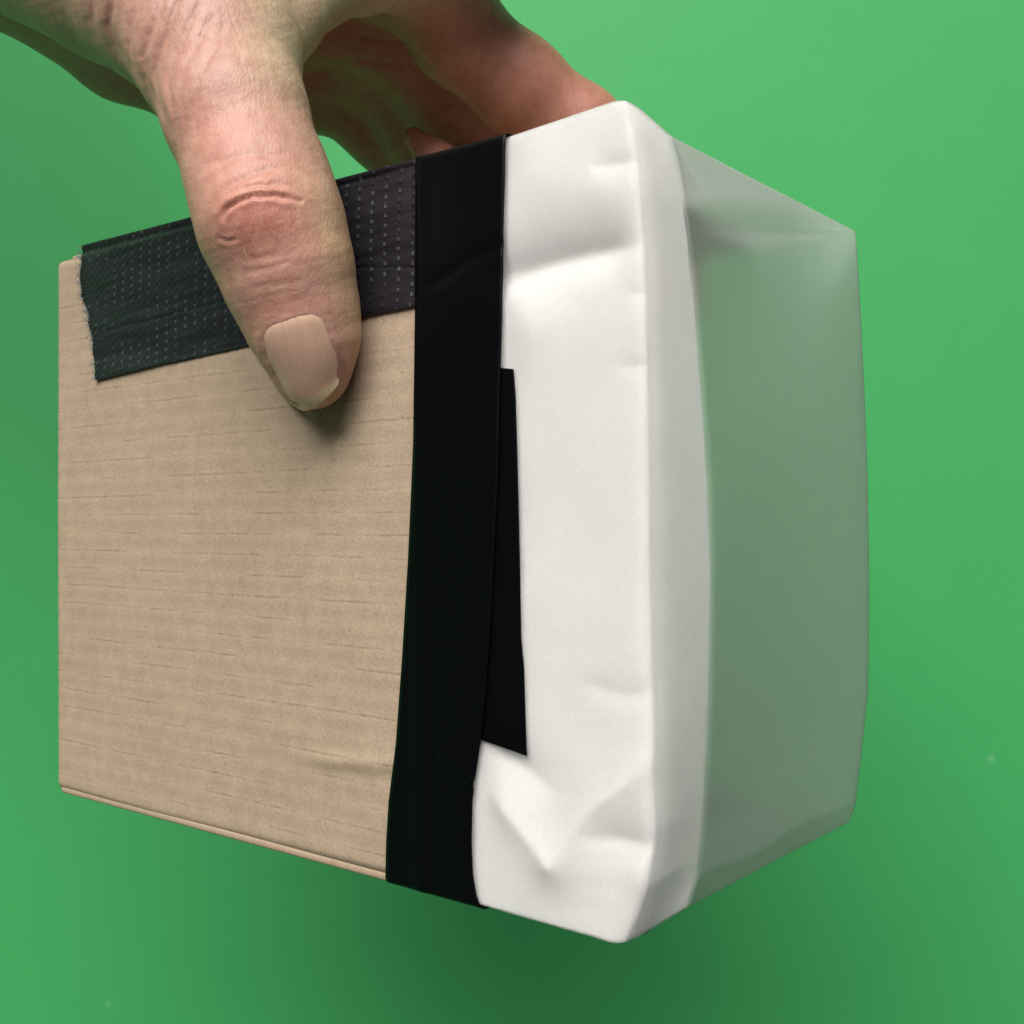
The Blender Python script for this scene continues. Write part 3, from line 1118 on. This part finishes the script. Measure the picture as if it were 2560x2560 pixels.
def build_nail(parent):
    n, m = 40, 34
    v = np.linspace(0, 1, n)[:, None]
    u = np.linspace(0, 1, m)[None, :]

    def along(pts, t):
        p = np.array(pts, float)
        L = np.concatenate([[0], np.cumsum(np.hypot(*np.diff(p, axis=0).T))])
        L /= L[-1]
        return np.stack([np.interp(t, L, p[:, 0]), np.interp(t, L, p[:, 1])], -1)
    Lp, Rp = along(NAIL_L, v), along(NAIL_R, v)
    Tp, Bp = along(NAIL_ROOT, u), along(NAIL_TIP, u)
    c00, c01, c10, c11 = (np.array(q, float) for q in (NAIL_L[0], NAIL_R[0], NAIL_L[-1], NAIL_R[-1]))
    u3, v3 = u[..., None], v[..., None]
    Q = (1 - u3) * Lp + u3 * Rp + (1 - v3) * Tp + v3 * Bp - ((1 - u3) * (1 - v3) * c00 + u3 * (1 - v3) * c01 + (1 - u3) * v3 * c10 + u3 * v3 * c11)
    Q = Q + (1 - v3 ** 3 * 0.9) * 7.0 * np.stack([(2 * u - 1) + 0 * v, -(1 - v) ** 2 * 1.2 + 0 * u], -1)
    x, y = Q[..., 0], Q[..., 1]
    d = np.full(x.shape, 0.14)
    for _ in range(60):
        d = d + np.clip(sdf(at(x, y, d), 0.05), -0.01, 0.01) * 0.8
        d = np.minimum(d, 0.19)
    P = at(x, y, d)
    # sits a touch inside at the root and sides, free at the tip
    Nn = grad(P.reshape(-1, 3), 0.0015).reshape(P.shape)
    for _ in range(6):
        Nn[1:-1, 1:-1] = (Nn[1:-1, 1:-1] + Nn[:-2, 1:-1] + Nn[2:, 1:-1] + Nn[1:-1, :-2] + Nn[1:-1, 2:]) / 5
    off = 0.00006 + 0.00012 * np.sin(np.pi * u) ** 0.6 * np.ones_like(v) - 0.00034 * smooth(0.08, 0.0, v) - 0.00042 * (smooth(0.10, 0.0, u) + smooth(0.90, 1.0, u)) * smooth(1.0, 0.75, v) + 0.0004 * smooth(0.86, 1.0, v)
    P = P + Nn * off[..., None]
    P = relax(P, 8, np.ones(n) * 0.9, np.ones(m) * 0.9)
    uv = np.stack([u + 0 * v, v + 0 * u], -1)
    o = grid_obj('thumb_nail', P, M_NAIL, None, uv, 0.0005)
    o.parent = parent
    o['label'] = 'thumb nail with pale yellowish free edge'
    return o


build_nail(hand)


# ------------------------------------------------------------------ small fibres
def tubes(name, lines, rad, mat, parent, label=None):
    V, Fc = [], []
    for L in lines:
        L = np.asarray(L)
        n = len(L)
        T = np.gradient(L, axis=0)
        T /= np.linalg.norm(T, axis=1, keepdims=True) + 1e-12
        a = np.cross(T, [0.31, 0.52, 0.79])
        a /= np.linalg.norm(a, axis=1, keepdims=True) + 1e-12
        b2 = np.cross(T, a)
        o = sum(len(v) for v in V)
        rr = rad * np.linspace(1.0, 0.35, n)[:, None]
        ring = [L + rr * (a * math.cos(q) + b2 * math.sin(q)) for q in (0, 2.094, 4.189)]
        V.append(np.stack(ring, 1).reshape(-1, 3))
        for i in range(n - 1):
            for j in range(3):
                k = (j + 1) % 3
                Fc.append([o + i * 3 + j, o + i * 3 + k, o + i * 3 + 3 + k, o + i * 3 + 3 + j])
    ob = link_mesh(name, np.concatenate(V), np.array(Fc), mat, parent)
    if parent is not None and parent.type != 'EMPTY':
        ob.location = (0, 0, 0)
    ob['kind'] = 'stuff'
    return ob


rg = np.random.RandomState(3)
fl = []
for i in range(90):           # frayed weave along the torn end of the duct tape
    y = rg.uniform(620, 955)
    x = float(curve(DL, y, 1)) + rg.uniform(-1, 5)
    P0 = on_near(x, y, 0.0009)
    dr = A * rg.uniform(0.2, 1.0) + Y * rg.uniform(-0.8, 0.8) - B * rg.uniform(0.0, 0.5)
    ln = rg.uniform(0.0004, 0.0016)
    fl.append([P0 - A * 0.0004, P0, P0 + dr * ln * 0.5, P0 + dr * ln + Y * rg.uniform(-1, 1) * ln * 0.5])
tubes('frayed_end', fl, 0.00010, M_FLECK, box)

M_HAIR, nt, b = new_mat('fine_hair')
b.inputs['Base Color'].default_value = (0.62, 0.46, 0.30, 1)
b.inputs['Roughness'].default_value = 0.35
hl = []
cand = []
while len(cand) < 300:
    t = rg.rand()
    y = rg.uniform(-10, 620)
    xm = curve([(560, -10), (600, 200), (640, 420), (680, 620)], y, 1)
    x = xm + rg.uniform(-130, 190) * (0.6 if y > 400 else 1.0)
    if y > 470 and rg.rand() < 0.6:
        continue
    cand.append((x, y))
cx, cy = np.array(cand).T
d = np.full(len(cx), 0.145)
for _ in range(60):
    d = np.minimum(d + np.clip(sdf(at(cx, cy, d), 0.05), -0.01, 0.01) * 0.8, 0.21)
HP = at(cx, cy, d)
HN = grad(HP, 0.0006)
ok = (d < 0.205) & (HN[:, 2] > 0.25)
for P0, n0 in zip(HP[ok], HN[ok]):
    tdir = np.array([0.30 + rg.normal(0, 0.35), -0.95, 0.0])
    tdir -= n0 * (tdir @ n0)
    tdir /= np.linalg.norm(tdir)
    ln = rg.uniform(0.0016, 0.0036)
    side = np.cross(tdir, n0) * rg.normal(0, 0.25)
    hl.append([P0 - n0 * 0.0002, P0 + tdir * ln * 0.35 + n0 * ln * 0.13, P0 + (tdir + side * 0.5) * ln * 0.7 + n0 * ln * 0.16, P0 + (tdir + side) * ln + n0 * ln * 0.12])
tubes('hair', hl, 0.000014, M_HAIR, hand)
